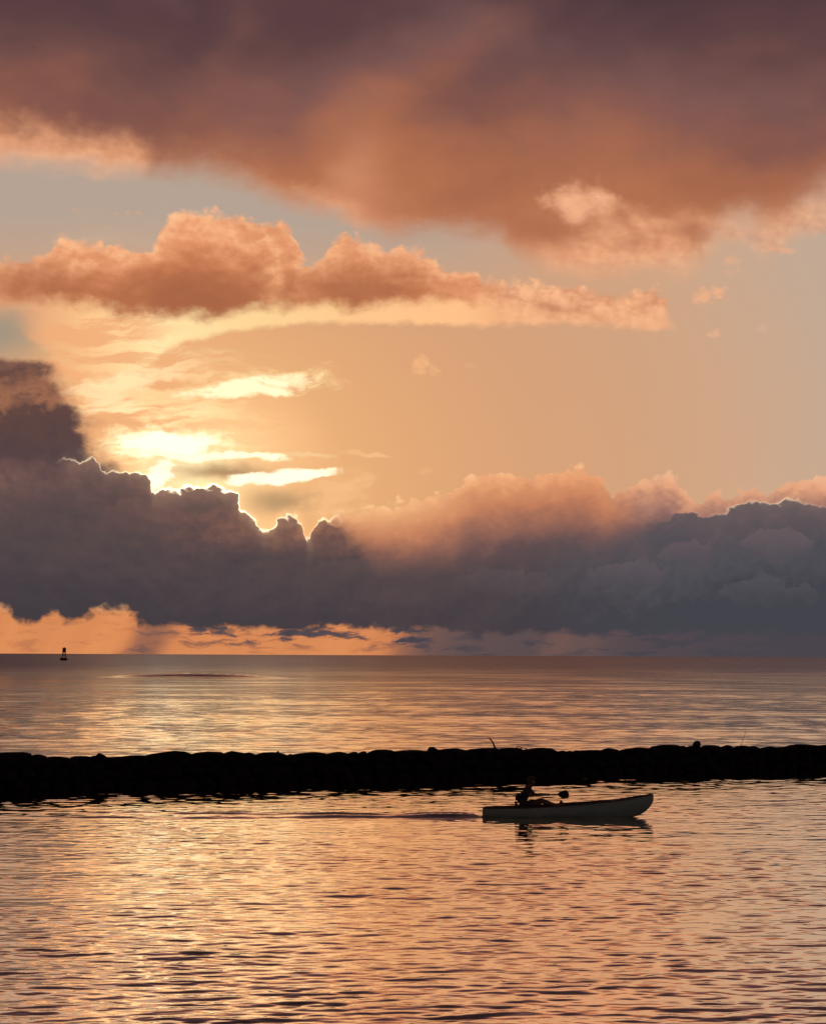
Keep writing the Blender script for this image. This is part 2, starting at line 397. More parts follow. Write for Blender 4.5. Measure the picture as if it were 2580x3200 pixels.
    strip = n.ramp(sv2, [(0, (74, 69, 77)), (0.2, (99, 80, 80)), (0.45, (158, 104, 80)), (0.75, (210, 132, 84)), (1.0, (232, 152, 94))])
    col = n.mix(col, strip, n.smooth(1270.0, 1300.0, Y))
    # ---- shaded shoulder of the bank at far left
    XL = n.curve(Yw, [(690, -60), (752, -40), (768, 90), (800, 122), (850, 150), (880, 182), (930, 205), (970, 230), (1010, 275), (1100, 300), (1200, 320), (1300, 320)], 680.0, 1320.0)
    dl = XL - X + b1x * 22.0 + b2x * 18.0 + pf * 22.0
    a_l = n.smooth(-34.0, 40.0, dl) * n.m('MAXIMUM', n.smooth(758.0, 780.0, Yw), n.smooth(-20.0, -120.0, X) * n.smooth(380.0, 520.0, Y)) * n.smooth(1290.0, 1240.0, Y)  # beyond the left edge, unseen dark cloud added higher up to darken the water
    lc = n.ramp(Y + b1z * 32.0 - lit * 22.0 + b2z * 10.0, [(740, (140, 98, 82)), (800, (104, 74, 68)), (852, (158, 106, 80)), (884, (98, 71, 66)), (960, (84, 66, 68)), (1040, (80, 66, 70))])
    lc = n.mix(lc, lin((196, 130, 94)), n.smooth(30.0, -20.0, dl) * 0.7)
    col = n.mix(col, lc, a_l)
    col = n.mix(col, bank, a_k)

    # ---- blazing rim of the bank where the sun hides
    rs = n.curve(X, [(-120, 0), (110, 0), (140, 0.4), (200, 0.6), (270, 1.0), (310, 1.6), (370, 2.2), (430, 2.4), (505, 2.4), (560, 1.5), (620, 1.0), (655, 0.9), (700, 0.5), (730, 0), (1450, 0), (1540, 0.28), (1650, 0.35), (1736, 0.2), (1860, 0.1)], L, Rr)
    rim = n.gauss((dk - 1.0) / 2.1) * (0.45 + n.smooth(-0.5, 0.8, b2z) * 0.9)
    col = n.addc(col, (1.0, 0.80, 0.52, 1), rim * rs)
    col = n.addc(col, (1.0, 0.62, 0.30, 1), n.exp(n.m('ABSOLUTE', dk) / -15.0) * n.m('MINIMUM', rs, 1.6) * (0.10 + n.smooth(-0.4, 0.8, b1z) * 0.08))

    # below the horizon the dome closes with the sea's own dusk tone
    col = n.mix(col, lin((70, 58, 62)), n.smooth(1379.0, 1400.0, Y))
    n.t.links.new(col.s, bg.inputs['Color'])
    bg.inputs['Strength'].default_value = 1.0

build_world()

# ------------------------------------------------------------------ sun, veiled by the bank
sd = bpy.data.lights.new('sun', 'SUN')
sd.energy = 0.004
sd.angle = R(12.0)
sd.color = (1.0, 0.70, 0.42)
sun = bpy.data.objects.new('sun', sd)
COL.objects.link(sun)
sdir = Vector((math.sin(SUN_AZ) * math.cos(SUN_EL), math.cos(SUN_AZ) * math.cos(SUN_EL), math.sin(SUN_EL)))
sun.rotation_euler = (-sdir).to_track_quat('-Z', 'Y').to_euler()
sun.location = sdir * 200.0

# ------------------------------------------------------------------ helpers
def ray(px, py):
    """photograph pixel -> direction"""
    a, b = (px - CX), (HY - py)
    c, s = math.cos(ROLL), math.sin(ROLL)
    return Vector(((a * c - b * s) / F_PX, 1.0, (a * s + b * c) / F_PX))
def on_water(px, py):
    d = ray(px, py)
    return d * (CAM_H / -d.z)
def at_depth(px, py, y):
    d = ray(px, py)
    p = d * y
    return Vector((p.x, p.y, p.z + CAM_H))

def tag(o, label=None, cat=None, group=None, kind=None):
    if label: o['label'] = label
    if cat: o['category'] = cat
    if group: o['group'] = group
    if kind: o['kind'] = kind
    return o
def empty(name, loc, rz=0.0):
    o = bpy.data.objects.new(name, None)
    COL.objects.link(o)
    o.location = loc
    o.rotation_euler = (0, 0, rz)
    o.empty_display_size = 0.2
    return o
def link(name, me, mat=None, parent=None, smooth=True):
    if mat and not me.materials:
        me.materials.append(mat)
    if smooth:
        me.polygons.foreach_set('use_smooth', [True] * len(me.polygons))
    o = bpy.data.objects.new(name, me)
    COL.objects.link(o)
    o.parent = parent
    return o
def from_bm(name, bm, mat, parent=None, smooth=True):
    me = bpy.data.meshes.new(name)
    bmesh.ops.recalc_face_normals(bm, faces=bm.faces)
    bm.to_mesh(me)
    bm.free()
    return link(name, me, mat, parent, smooth)
def tube(bm, pts, rads, seg=10, cap=True):
    pts = [Vector(p) for p in pts]
    rings = []
    up = Vector((0, 0, 1))
    for i, p in enumerate(pts):
        t = (pts[min(i + 1, len(pts) - 1)] - pts[max(i - 1, 0)]).normalized()
        a = t.cross(up)
        if a.length < 1e-3: a = t.cross(Vector((1, 0, 0)))
        a.normalize()
        b = a.cross(t).normalized()
        r = rads[i] if isinstance(rads, (list, tuple)) else rads
        rings.append([bm.verts.new(p + (a * math.cos(k * 2 * math.pi / seg) + b * math.sin(k * 2 * math.pi / seg)) * r) for k in range(seg)])
    for q0, q1 in zip(rings, rings[1:]):
        for k in range(seg):
            bm.faces.new((q0[k], q0[(k + 1) % seg], q1[(k + 1) % seg], q1[k]))
    if cap:
        bm.faces.new(rings[0]); bm.faces.new(rings[-1])
    return bm
def box(bm, c, s, rot=None, bevel=0.0):
    r = bmesh.ops.create_cube(bm, size=1.0)
    M = Matrix.Translation(Vector(c)) @ (rot.to_4x4() if rot else Matrix.Identity(4)) @ Matrix.Diagonal((s[0], s[1], s[2], 1))
    bmesh.ops.transform(bm, matrix=M, verts=r['verts'])
    if bevel:
        es = list({e for v in r['verts'] for e in v.link_edges})
        bmesh.ops.bevel(bm, geom=es, offset=bevel, segments=2, affect='EDGES')
    return bm
def lathe(bm, prof, seg=20, c=(0, 0, 0)):
    rings = []
    for r, z in prof:
        rings.append([bm.verts.new((c[0] + max(r, 1e-4) * math.cos(k * 2 * math.pi / seg), c[1] + max(r, 1e-4) * math.sin(k * 2 * math.pi / seg), c[2] + z)) for k in range(seg)])
    for q0, q1 in zip(rings, rings[1:]):
        for k in range(seg):
            bm.faces.new((q0[k], q0[(k + 1) % seg], q1[(k + 1) % seg], q1[k]))
    bm.faces.new(rings[0]); bm.faces.new(rings[-1])
    return bm

def material(name, c0, c1, rough=0.6, scale=6.0, bump=0.15, metallic=0.0, detail=5.0, ior=1.45):
    m = bpy.data.materials.new(name)
    m.use_nodes = True
    n = NT(m.node_tree)
    out = n.new('ShaderNodeOutputMaterial')
    p = n.new('ShaderNodeBsdfPrincipled')
    n.t.links.new(p.outputs[0], out.inputs[0])
    tc = n.new('ShaderNodeTexCoord')
    f = n.noise(tc.outputs['Object'], scale=scale, detail=detail, rough=0.6)
    k = n.smooth(0.35, 0.65, f)
    n.put(p.inputs['Base Color'], n.mix((*c0, 1), (*c1, 1), k))
    n.put(p.inputs['Roughness'], k * 0.2 + (rough - 0.1))
    p.inputs['Metallic'].default_value = metallic
    p.inputs['IOR'].default_value = ior
    if bump:
        b = n.new('ShaderNodeBump')
        b.inputs['Strength'].default_value = bump
        b.inputs['Distance'].default_value = 0.05
        n.put(b.inputs['Height'], n.noise(tc.outputs['Object'], scale=scale * 3.0, detail=6.0, rough=0.6))
        n.t.links.new(b.outputs[0], p.inputs['Normal'])
    return m

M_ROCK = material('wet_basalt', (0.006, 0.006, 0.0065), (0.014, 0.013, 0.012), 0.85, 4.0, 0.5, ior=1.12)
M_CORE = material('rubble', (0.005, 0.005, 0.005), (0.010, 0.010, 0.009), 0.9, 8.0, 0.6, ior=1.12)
M_WOOD = material('driftwood', (0.02, 0.015, 0.012), (0.05, 0.04, 0.032), 0.85, 20.0, 0.4)
M_HULL = material('kayak_plastic', (0.095, 0.155, 0.165), (0.125, 0.185, 0.190), 0.5, 2.0, 0.05)
M_DECK = material('kayak_deck', (0.012, 0.018, 0.022), (0.02, 0.026, 0.028), 0.6, 3.0, 0.05)
M_TRIM = material('kayak_trim', (0.02, 0.02, 0.02), (0.05, 0.03, 0.028), 0.6, 8.0, 0.05)
M_SEAT = material('seat_foam', (0.015, 0.015, 0.02), (0.03, 0.03, 0.035), 0.9, 20.0, 0.2)
M_SKIN = material('skin', (0.05, 0.028, 0.02), (0.07, 0.04, 0.029), 0.55, 12.0, 0.05)
M_SHIRT = material('shirt', (0.012, 0.012, 0.02), (0.025, 0.022, 0.034), 0.9, 25.0, 0.2)
M_SHORT = material('shorts', (0.02, 0.018, 0.02), (0.035, 0.03, 0.03), 0.9, 25.0, 0.2)
M_HAIR = material('hair', (0.008, 0.006, 0.005), (0.018, 0.013, 0.01), 0.6, 60.0, 0.3)
M_SHAFT = material('paddle_shaft', (0.01, 0.01, 0.011), (0.02, 0.02, 0.022), 0.4, 10.0, 0.02)
M_BLADE = material('paddle_blade', (0.006, 0.005, 0.008), (0.012, 0.010, 0.013), 0.7, 6.0, 0.03, ior=1.2)
M_BUOY = material('buoy_paint', (0.10, 0.018, 0.012), (0.06, 0.016, 0.012), 0.6, 1.2, 0.1)
M_BHULL = material('buoy_hull', (0.03, 0.010, 0.010), (0.016, 0.010, 0.010), 0.7, 1.5, 0.2)
M_STEEL = material('buoy_steel', (0.03, 0.02, 0.017), (0.055, 0.03, 0.022), 0.6, 2.0, 0.1, 0.3)
M_LAMP = material('lantern_glass', (0.10, 0.012, 0.01), (0.13, 0.02, 0.015), 0.25, 3.0, 0.0)
M_BIRD = material('feather', (0.015, 0.013, 0.013), (0.03, 0.026, 0.025), 0.8, 30.0, 0.1)

# ------------------------------------------------------------------ breakwater line on the water
BL = on_water(0, 2474)
BR = on_water(2580, 2405)
BDIR = Vector((BR.x - BL.x, BR.y - BL.y, 0)).normalized()
BNRM = Vector((-BDIR.y, BDIR.x, 0))           # away from the camera
B_DEPTH = 2.6                                  # front toe to rear toe

# ------------------------------------------------------------------ water
KAY_X0 = on_water(1508, 2554).x                # stern
KAY_Y = on_water(1770, 2553).y
KAY_L = 4.3
def wave_set(n, lmin, lmax, slope, seed, power, spread):
    g = np.random.default_rng(seed)
    lam = lmin * (lmax / lmin) ** ((np.arange(n) + g.random(n)) / n)
    th = g.normal(0, spread, n) - 0.10
    sl = (lam / lmax) ** power
    sl *= slope / math.sqrt((sl ** 2).sum() / 2)
    k = 2 * np.pi / lam
    return lam, k * np.sin(th), k * np.cos(th), sl / k, g.random(n) * 6.2832
def sum_waves(x, y, dr, ws):
    h = np.zeros_like(x)
    for lam, kx, ky, a, ph in zip(*ws):
        f = np.clip((lam / dr - 2.0) / 1.5, 0, 1)
        if f.max() <= 0: continue
        h += (a * f) * np.sin(kx * x + ky * y + ph)
    return h
NEAR = wave_set(120, 0.12, 0.62, 0.064, 5, -0.05, 0.32)
NEAR1 = wave_set(36, 0.6, 1.5, 0.016, 15, -0.1, 0.34)
NEAR2 = wave_set(14, 1.5, 5.0, 0.010, 6, 0.0, 0.35)
FAR = wave_set(90, 0.5, 3.6, 0.085, 8, -0.05, 0.55)
FAR2 = wave_set(10, 10.0, 40.0, 0.012, 9, 0.0, 0.30)

def sheet(name, r0, r1, rows, cols, height, mat):
    """polar sheet: columns are bearings, rows are ranges spaced in proportion to range"""
    fine = np.linspace(-R(15.5), R(15.5), cols)
    side = R(15.5) + (R(38) - R(15.5)) * (np.arange(1, 41) / 40.0) ** 1.6
    th = np.concatenate((-side[::-1], fine, side))
    c = len(th)
    R0, R1 = r0(th), r1(th)
    if rows is None: return
    t = rows[:, None]
    rr = R0[None, :] * (R1 / R0)[None, :] ** t
    dr = np.gradient(rr, axis=0)
    x = rr * np.sin(th)[None, :]
    y = rr * np.cos(th)[None, :]
    z = height(x, y, dr)
    nr = len(rows)
    co = np.stack((x, y, z), -1).reshape(-1, 3)
    i = np.arange(nr - 1)[:, None] * c + np.arange(c - 1)[None, :]
    q = np.stack((i, i + 1, i + c + 1, i + c), -1).reshape(-1, 4)
    me = bpy.data.meshes.new(name)
    me.vertices.add(len(co)); me.vertices.foreach_set('co', co.astype(np.float32).ravel())
    me.loops.add(q.size); me.loops.foreach_set('vertex_index', q.astype(np.int32).ravel())
    me.polygons.add(len(q)); me.polygons.foreach_set('loop_start', (np.arange(len(q)) * 4).astype(np.int32))
    me.update(calc_edges=True)
    me.polygons.foreach_set('use_smooth', np.ones(len(q), dtype=bool))
    o = link(name, me, mat, None, False)
    return o

def water_mat(name, scale, bump, rough, ior, tint, gloss):
    """rough: (range in metres, roughness) pairs - ripples too small to build grow with the open fetch"""
    m = bpy.data.materials.new(name)
    m.use_nodes = True
    n = NT(m.node_tree)
    out = n.new('ShaderNodeOutputMaterial')
    p = n.new('ShaderNodeBsdfPrincipled')
    gl = n.new('ShaderNodeBsdfGlossy')
    mx = n.new('ShaderNodeMixShader')
    n.t.links.new(p.outputs[0], mx.inputs[1]); n.t.links.new(gl.outputs[0], mx.inputs[2])
    n.t.links.new(mx.outputs[0], out.inputs[0])
    g = n.new('ShaderNodeNewGeometry')
    px, py, pz = n.sep(g.outputs['Position'])
    p.inputs['Base Color'].default_value = (*tint, 1)
    p.inputs['IOR'].default_value = ior
    patch = n.noise(n.vec(px / 30.0, py / 60.0, 0.0), detail=3.0, rough=0.5)
    lg = n.m('LOGARITHM', n.m('MAXIMUM', py, 1.0), 10.0)
    rc = n.curve(lg, [(math.log10(a), b) for a, b in rough], 0.5, 4.5)
    rc = rc * (n.smooth(0.3, 0.7, patch) * 0.5 + 0.75)
    n.put(p.inputs['Roughness'], rc)
    n.put(gl.inputs['Roughness'], rc)
    n.put(gl.inputs['Color'], n.mix((1.0, 0.905, 0.79, 1), (0.27, 0.26, 0.36, 1), n.smooth(2.18, 2.88, lg)))  # reflected light toned by colour: golden inshore, dimmed to mauve far out
    b = n.new('ShaderNodeBump')
    b.inputs['Distance'].default_value = 1.0
    v = n.vec(px * 0.45, py, pz)
    h = n.noise(v, scale=scale, detail=3.0, rough=0.5) * bump[0]
    if bump[1]:
        h = h + n.noise(v, scale=scale * 0.13, detail=4.0, rough=0.55) * bump[1]
    n.put(b.inputs['Height'], h)
    b.inputs['Strength'].default_value = 1.0
    n.t.links.new(b.outputs[0], p.inputs['Normal'])
    n.t.links.new(b.outputs[0], gl.inputs['Normal'])
    lw = n.new('ShaderNodeLayerWeight')         # steeper faces of the ripples mirror less
    n.t.links.new(b.outputs[0], lw.inputs['Normal'])
    fz = n.new('ShaderNodeMapRange')
    n.t.links.new(lw.outputs['Facing'], fz.inputs['Value'])
    fz.inputs['From Min'].default_value = 0.60
    fz.inputs['From Max'].default_value = 0.78
    fz.inputs['To Min'].default_value = 0.22
    fz.inputs['To Max'].default_value = 1.0
    n.put(mx.inputs[0], n.curve(lg, [(math.log10(a), b) for a, b in gloss], 0.5, 4.5) * E(n, fz.outputs[0]))
    return m
M_HARB = water_mat('harbour_water', 11.0, (0.0014, 0.0), [(5, 0.012), (30, 0.015), (70, 0.03)], 1.4, (0.010, 0.010, 0.012), [(5, 0.98), (70, 0.98)])
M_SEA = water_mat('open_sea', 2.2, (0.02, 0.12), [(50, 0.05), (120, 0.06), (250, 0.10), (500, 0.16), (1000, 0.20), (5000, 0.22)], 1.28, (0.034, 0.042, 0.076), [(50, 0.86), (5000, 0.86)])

def seam(th):
    """range of the middle of the breakwater along each bearing"""
    o = BL + BNRM * (B_DEPTH * 0.5)
    dxx, dyy = np.sin(th), np.cos(th)
    return (o.x * BNRM.x + o.y * BNRM.y) / (dxx * BNRM.x + dyy * BNRM.y)

def near_height(x, y, dr):
    e = 0.55 * np.sin(x * 0.31 + y * 0.17 + 1.0) * np.sin(y * 0.23 - x * 0.09) + 0.55 * np.sin(x * 0.83 - y * 0.41 + 2.0) * np.sin(y * 0.81 + 0.5) + 0.45 * np.sin(x * 1.7 + y * 0.6 + 0.3) * np.sin(y * 1.9 - x * 0.4)
    env = np.exp(0.34 * e)
    h = (sum_waves(x, y, dr, NEAR) + sum_waves(x, y, dr, NEAR1)) * env + sum_waves(x, y, dr, NEAR2) * (0.7 + 0.5 * np.sin(x * 0.21 + 0.6) * np.sin(y * 0.35))
    # the kayak's wake: two low diverging ridges with slick water between them
    t = KAY_X0 + 0.1 - x
    on = np.clip(t / 0.3, 0, 1)
    fade = np.exp(-np.maximum(t, 0) / 7.0) * on * (0.85 + 0.2 * np.sin(x * 2.3))
    for s in (-1, 1):
        yc = KAY_Y - 0.1 + s * (0.24 + 0.05 * np.maximum(t, 0))
        h += fade * 0.12 * np.exp(-((y - yc) / 0.26) ** 2)
    t2 = KAY_X0 + KAY_L - 0.5 - x             # bow wave
    f2 = np.clip(t2 / 0.4, 0, 1) * np.exp(-np.maximum(t2, 0) / 3.0)
    for s in (-1, 1):
        yc = KAY_Y + s * (0.22 + 0.19 * np.maximum(t2, 0))
        h += f2 * 0.022 * np.exp(-((y - yc) / 0.12) ** 2)
    return h

# low swells that lift in the shallows outside: photograph pixel span, height, width
SWELL = [(360, 830, 2118, 0.75, 2.4)]
def far_height(x, y, dr):
    d = np.hypot(x, y)
    env = 0.85 + 0.25 * np.sin(x * 0.05 + 0.4) * np.sin(y * 0.037)
    h = sum_waves(x, y, dr, FAR) * env + sum_waves(x, y, dr, FAR2)
    for p0, p1, py, a, sg in SWELL:
        c0, c1 = on_water(p0, py), on_water(p1, py)
        m = (c0 + c1) * 0.5
        hl = (c1 - c0).length * 0.5
        u = (x - m.x) / hl
        yc = m.y + 1.5 * sg * np.sin(u * 2.0 + p0)
        h += a * np.exp(-(np.abs(u) ** 3)) * np.exp(-((y - yc) / sg) ** 2)
    return h * np.clip(1.4 - d / 9000.0, 0, 1)

tag(sheet('harbour_water', lambda t: np.full_like(t, 6.0), seam, np.concatenate((np.linspace(0, 0.33, 90, endpoint=False), np.linspace(0.33, 1.0, 900))), 880, near_height, M_HARB), kind='structure')
fr = np.concatenate((np.linspace(0, 0.64, 860, endpoint=False), np.linspace(0.64, 1.0, 60)))
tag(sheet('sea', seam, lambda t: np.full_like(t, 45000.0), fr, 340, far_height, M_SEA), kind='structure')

# ------------------------------------------------------------------ breakwater of piled stones
def stone_meshes(k):
    out = []
    for i in range(k):
        g = random.Random(100 + i)
        bm = bmesh.new()
        bmesh.ops.create_icosphere(bm, subdivisions=2 if i % 2 else 3, radius=0.5)
        planes = [(Vector((g.uniform(-1, 1), g.uniform(-1, 1), g.uniform(-0.8, 1))).normalized(), g.uniform(0.27, 0.42)) for _ in range(10)]
        for v in bm.verts:
            p = v.co.copy()
            for nn, dd in planes:               # knock flats off the ball
                s = p.dot(nn) - dd
                if s > 0: p -= nn * s * 0.96
            p += p.normalized() * g.uniform(-0.012, 0.012)
            v.co = p
        me = bpy.data.meshes.new('boulder')
        bm.to_mesh(me); bm.free()
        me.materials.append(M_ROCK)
        me.polygons.foreach_set('use_smooth', [True] * len(me.polygons))
        out.append(me)
    return out
STONES = stone_meshes(14)
breakwater = empty('breakwater', (0, 0, 0))
tag(breakwater, 'long low breakwater of piled black stones crossing the harbour mouth', 'breakwater')

# outline of the crest as the photograph shows it (photograph pixels)
CREST = [(-600, 2358), (-60, 2352), (0, 2352), (60, 2355), (90, 2357), (120, 2361), (180, 2366), (250, 2370), (285, 2358), (315, 2358), (350, 2361), (450, 2367), (475, 2364),
         (490, 2353), (520, 2351), (560, 2347), (600, 2352), (700, 2352), (760, 2351), (830, 2352), (870, 2354), (900, 2356), (960, 2352), (1000, 2357), (1060, 2353),
         (1100, 2353), (1160, 2349), (1180, 2345), (1240, 2348), (1330, 2344), (1360, 2338), (1400, 2337), (1440, 2341), (1480, 2342), (1530, 2338), (1600, 2339),
         (1650, 2340), (1720, 2339), (1745, 2346), (1790, 2343), (1850, 2344), (1890, 2341), (1930, 2341), (2020, 2337), (2040, 2331), (2090, 2331), (2140, 2330), (2200, 2334), (2260, 2333), (2330, 2333), (2400, 2333),
         (2480, 2330), (2540, 2328), (2640, 2326), (3300, 2316)]
cxs = [p[0] for p in CREST]; cys = [p[1] for p in CREST]
def crest_z(p):
    """height of the crest at a ground point: the outline seen over it"""
    px = CX + F_PX * p.x / p.y
    py = float(np.interp(px, cxs, cys))
    return at_depth(px, py, p.y).z
B_LEN = (BR - BL).length
s0, s1 = -5.5, B_LEN + 6.5
crest_off = 1.15
# packed core that the stones lie on
bm = bmesh.new()
NS = 160
rows = []
for i in range(NS + 1):
    s = s0 + (s1 - s0) * i / NS
    c = BL + BDIR * s
    zc = crest_z(c + BNRM * crest_off) - 0.07
    prof = [(0.10, -0.7), (0.22, 0.02), (0.5, zc * 0.55), (0.85, zc * 0.93), (crest_off, zc), (1.55, zc * 0.98), (2.0, zc * 0.75), (2.4, 0.1), (2.6, -0.7)]
    ring = []
    for u, z in prof:
        j = 0.05
        q = c + BNRM * (u + random.uniform(-j, j))
        ring.append(bm.verts.new((q.x, q.y, z + random.uniform(-j, j))))
    rows.append(ring)
for a, b in zip(rows, rows[1:]):
    for k in range(len(a) - 1):
        bm.faces.new((a[k], b[k], b[k + 1], a[k + 1]))
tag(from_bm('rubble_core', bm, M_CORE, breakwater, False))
def stone(p, sx, sy, sz, rz, tilt=0.12):
    o = bpy.data.objects.new('boulder', random.choice(STONES))
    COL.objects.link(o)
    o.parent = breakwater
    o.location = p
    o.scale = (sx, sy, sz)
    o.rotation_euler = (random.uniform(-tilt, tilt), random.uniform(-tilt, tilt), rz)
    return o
BA = math.atan2(BDIR.y, BDIR.x)
# crest course: stones whose tops follow the outline
s = s0
while s < s1:
    w = random.choice((0.4, 0.65, 0.9, 1.25, 1.6)) * random.uniform(0.85, 1.15)
    c = BL + BDIR * (s + w * 0.5) + BNRM * (crest_off + random.uniform(-0.06, 0.06))
    hgt = random.uniform(0.26, 0.38)
    zc = crest_z(c) + random.uniform(-0.02, 0.015)
    stone((c.x, c.y, zc - hgt * 0.38), w * 1.35, random.uniform(0.7, 1.0), hgt, BA + random.uniform(-0.1, 0.1), 0.05)
    s += w * 0.88
# front face courses down to the water
for course, (u, fz, sz) in enumerate(((0.80, 0.72, 0.50), (0.48, 0.42, 0.52), (0.20, 0.08, 0.56))):
    s = s0 + random.uniform(0, 0.3)
    while s < s1:
        w = random.uniform(0.5, 0.95)
        c = BL + BDIR * (s + w * 0.5) + BNRM * (u + random.uniform(-0.10, 0.10))
        zc = crest_z(BL + BDIR * s + BNRM * crest_off)
        stone((c.x, c.y, zc * fz - 0.04), w * 1.15, random.uniform(0.55, 0.8), sz * random.uniform(0.85, 1.15), BA + random.uniform(-0.3, 0.3), 0.25)
        s += w * 0.92
# the lone round boulder that sits on top, and a small pointed chip
c = BL + BDIR * 0
def crest_point(px, py, off=crest_off):
    d = ray(px, py)
    o = BL + BNRM * off
    y = (o.x * BNRM.x + o.y * BNRM.y) / (d.x * BNRM.x + d.y * BNRM.y)
    return at_depth(px, py, y)
def crest_thing(name, px, py, sx, sy, sz, label, cat, top=True):
    p = crest_point(px, py)
    me = random.choice(STONES)
    o = bpy.data.objects.new(name, me)
    COL.objects.link(o)
    o.location = (p.x, p.y, p.z - sz * 0.42)
    o.scale = (sx, sy, sz)
    tag(o, label, cat)
    return o
crest_thing('round_boulder', 2177, 2317, 0.34, 0.34, 0.36, 'dark round boulder standing up on the breakwater crest', 'boulder')

# driftwood caught in the stones
def stick(name, pts, r0, r1, label, twigs=()):
    P = [crest_point(px, py) for px, py in pts]
    root = empty(name, P[0])
    tag(root, label, 'driftwood', None)
    bm = bmesh.new()
    tube(bm, [p - P[0] for p in P], [r0 + (r1 - r0) * i / (len(P) - 1) for i in range(len(P))], 7)
    from_bm('stem', bm, M_WOOD, root)
    for tw in twigs:
        bm = bmesh.new()
        Q = [crest_point(px, py) for px, py in tw]
        tube(bm, [q - P[0] for q in Q], [r1 * 1.1, r1 * 0.6][:len(Q)] if len(Q) == 2 else r1, 6)
        from_bm('twig', bm, M_WOOD, root)
    return root
stick('driftwood_branch', [(1548, 2342), (1543, 2330), (1538, 2318), (1531, 2309), (1524, 2305)], 0.035, 0.014, 'bare curved driftwood branch sticking up from the breakwater crest', [((1536, 2315), (1527, 2312))])
stick('driftwood_limb', [(1600, 2348), (1612, 2338), (1618, 2332), (1632, 2337), (1650, 2343)], 0.018, 0.012, 'low bent driftwood limb arched over the breakwater stones', [((1612, 2338), (1622, 2344))])
stick('thin_stick', [(2313, 2334), (2320, 2314), (2328, 2292), (2332, 2284)], 0.009, 0.005, 'thin straight stick standing upright on the breakwater beyond the kayak bow')
stick('driftwood_stump', [(866, 2360), (868, 2352), (870, 2348)], 0.05, 0.03, 'short stubby driftwood stump poking above the breakwater', [((872, 2358), (864, 2351))])

# ------------------------------------------------------------------ kayak
kayak = empty('kayak', (KAY_X0, KAY_Y, 0.0))
tag(kayak, 'dark blue-grey kayak with upswept bow gliding past the breakwater', 'kayak')
# station: x, half width, top, bottom, well depth
ST = [(0.00, 0.10, 0.17, 0.02, 0.0), (0.02, 0.17, 0.205, -0.02, 0.0), (0.08, 0.22, 0.22, -0.05, 0.0), (0.35, 0.29, 0.225, -0.08, 0.02), (0.75, 0.345, 0.23, -0.10, 0.07),
      (1.20, 0.385, 0.245, -0.11, 0.10), (1.70, 0.40, 0.275, -0.115, 0.12), (2.15, 0.385, 0.31, -0.11, 0.12), (2.60, 0.34, 0.345, -0.10, 0.08), (3.05, 0.275, 0.385, -0.085, 0.02),
      (3.45, 0.205, 0.43, -0.06, -0.02), (3.75, 0.145, 0.475, -0.015, -0.02), (3.95, 0.105, 0.51, 0.05, -0.02), (4.10, 0.075, 0.54, 0.14, -0.01), (4.20, 0.055, 0.56, 0.24, 0.0), (4.27, 0.035, 0.565, 0.34, 0.0), (4.30, 0.012, 0.545, 0.42, 0.0)]
def interp_st(x):
    a = np.array(ST)
    return [float(np.interp(x, a[:, 0], a[:, i])) for i in range(1, 5)]
bm = bmesh.new()
rings = []
for (x, w, t, b, wd) in ST:
    h = t - b
    half = [(0.0, b), (0.55 * w, b + 0.03 * h), (0.86 * w, b + 0.20 * h), (0.98 * w, b + 0.48 * h), (w, b + 0.72 * h), (0.95 * w, b + 0.93 * h), (0.86 * w, t)]
    pts = [(-u, z) for u, z in half[::-1]] + half[1:]
    rings.append([bm.verts.new((x, u, z)) for u, z in pts])
for r0_, r1_ in zip(rings, rings[1:]):
    for k in range(len(r0_) - 1):
        bm.faces.new((r0_[k], r0_[k + 1], r1_[k + 1], r1_[k]))
bm.faces.new(rings[0]); bm.faces.new(rings[-1])
hull = from_bm('hull', bm, M_HULL, kayak)
bm = bmesh.new()
rings = []
for (x, w, t, b, wd) in ST:
    pts = [(-0.86 * w, t), (-0.78 * w, t - wd * 0.3 - 0.002), (-0.66 * w, t - wd), (0, t - wd + (0.02 if wd <= 0 else 0)), (0.66 * w, t - wd), (0.78 * w, t - wd * 0.3 - 0.002), (0.86 * w, t)]
    rings.append([bm.verts.new((x, u, z)) for u, z in pts])
for r0_, r1_ in zip(rings, rings[1:]):
    for k in range(len(r0_) - 1):
        bm.faces.new((r0_[k], r0_[k + 1], r1_[k + 1], r1_[k]))
from_bm('deck', bm, M_DECK, kayak)
for s in (-1, 1):
    bm = bmesh.new()
    tube(bm, [(x, s * 0.88 * w, t + 0.004) for (x, w, t, b, wd) in ST[1:-1]], 0.016, 8)
    from_bm('gunwale', bm, M_TRIM, kayak)
for (x0, x1, nm) in ((4.08, 4.24, 'bow_handle'), (0.06, 0.20, 'stern_handle')):
    bm = bmesh.new()
    z0, z1 = interp_st(x0)[1], interp_st(x1)[1]
    tube(bm, [(x0, 0, z0), (x0 + 0.02, 0, z0 + 0.022), (x1 - 0.02, 0, z1 + 0.022), (x1, 0, z1)], 0.011, 8)
    from_bm(nm, bm, M_TRIM, kayak)
SEAT_X = 0.98
bm = bmesh.new()
box(bm, (SEAT_X + 0.10, 0, 0.175), (0.44, 0.40, 0.05), None, 0.02)
from_bm('seat_pad', bm, M_SEAT, kayak)
bm = bmesh.new()
box(bm, (SEAT_X - 0.13, 0, 0.29), (0.05, 0.38, 0.20), Matrix.Rotation(R(-10), 3, 'Y'), 0.02)
from_bm('backrest', bm, M_SEAT, kayak)
for s in (-1, 1):
    bm = bmesh.new()
    tube(bm, [(SEAT_X - 0.12, s * 0.19, 0.36), (SEAT_X + 0.2, s * 0.27, 0.31), (SEAT_X + 0.55, s * 0.33, 0.265)], 0.008, 6)
    from_bm('seat_strap', bm, M_TRIM, kayak)
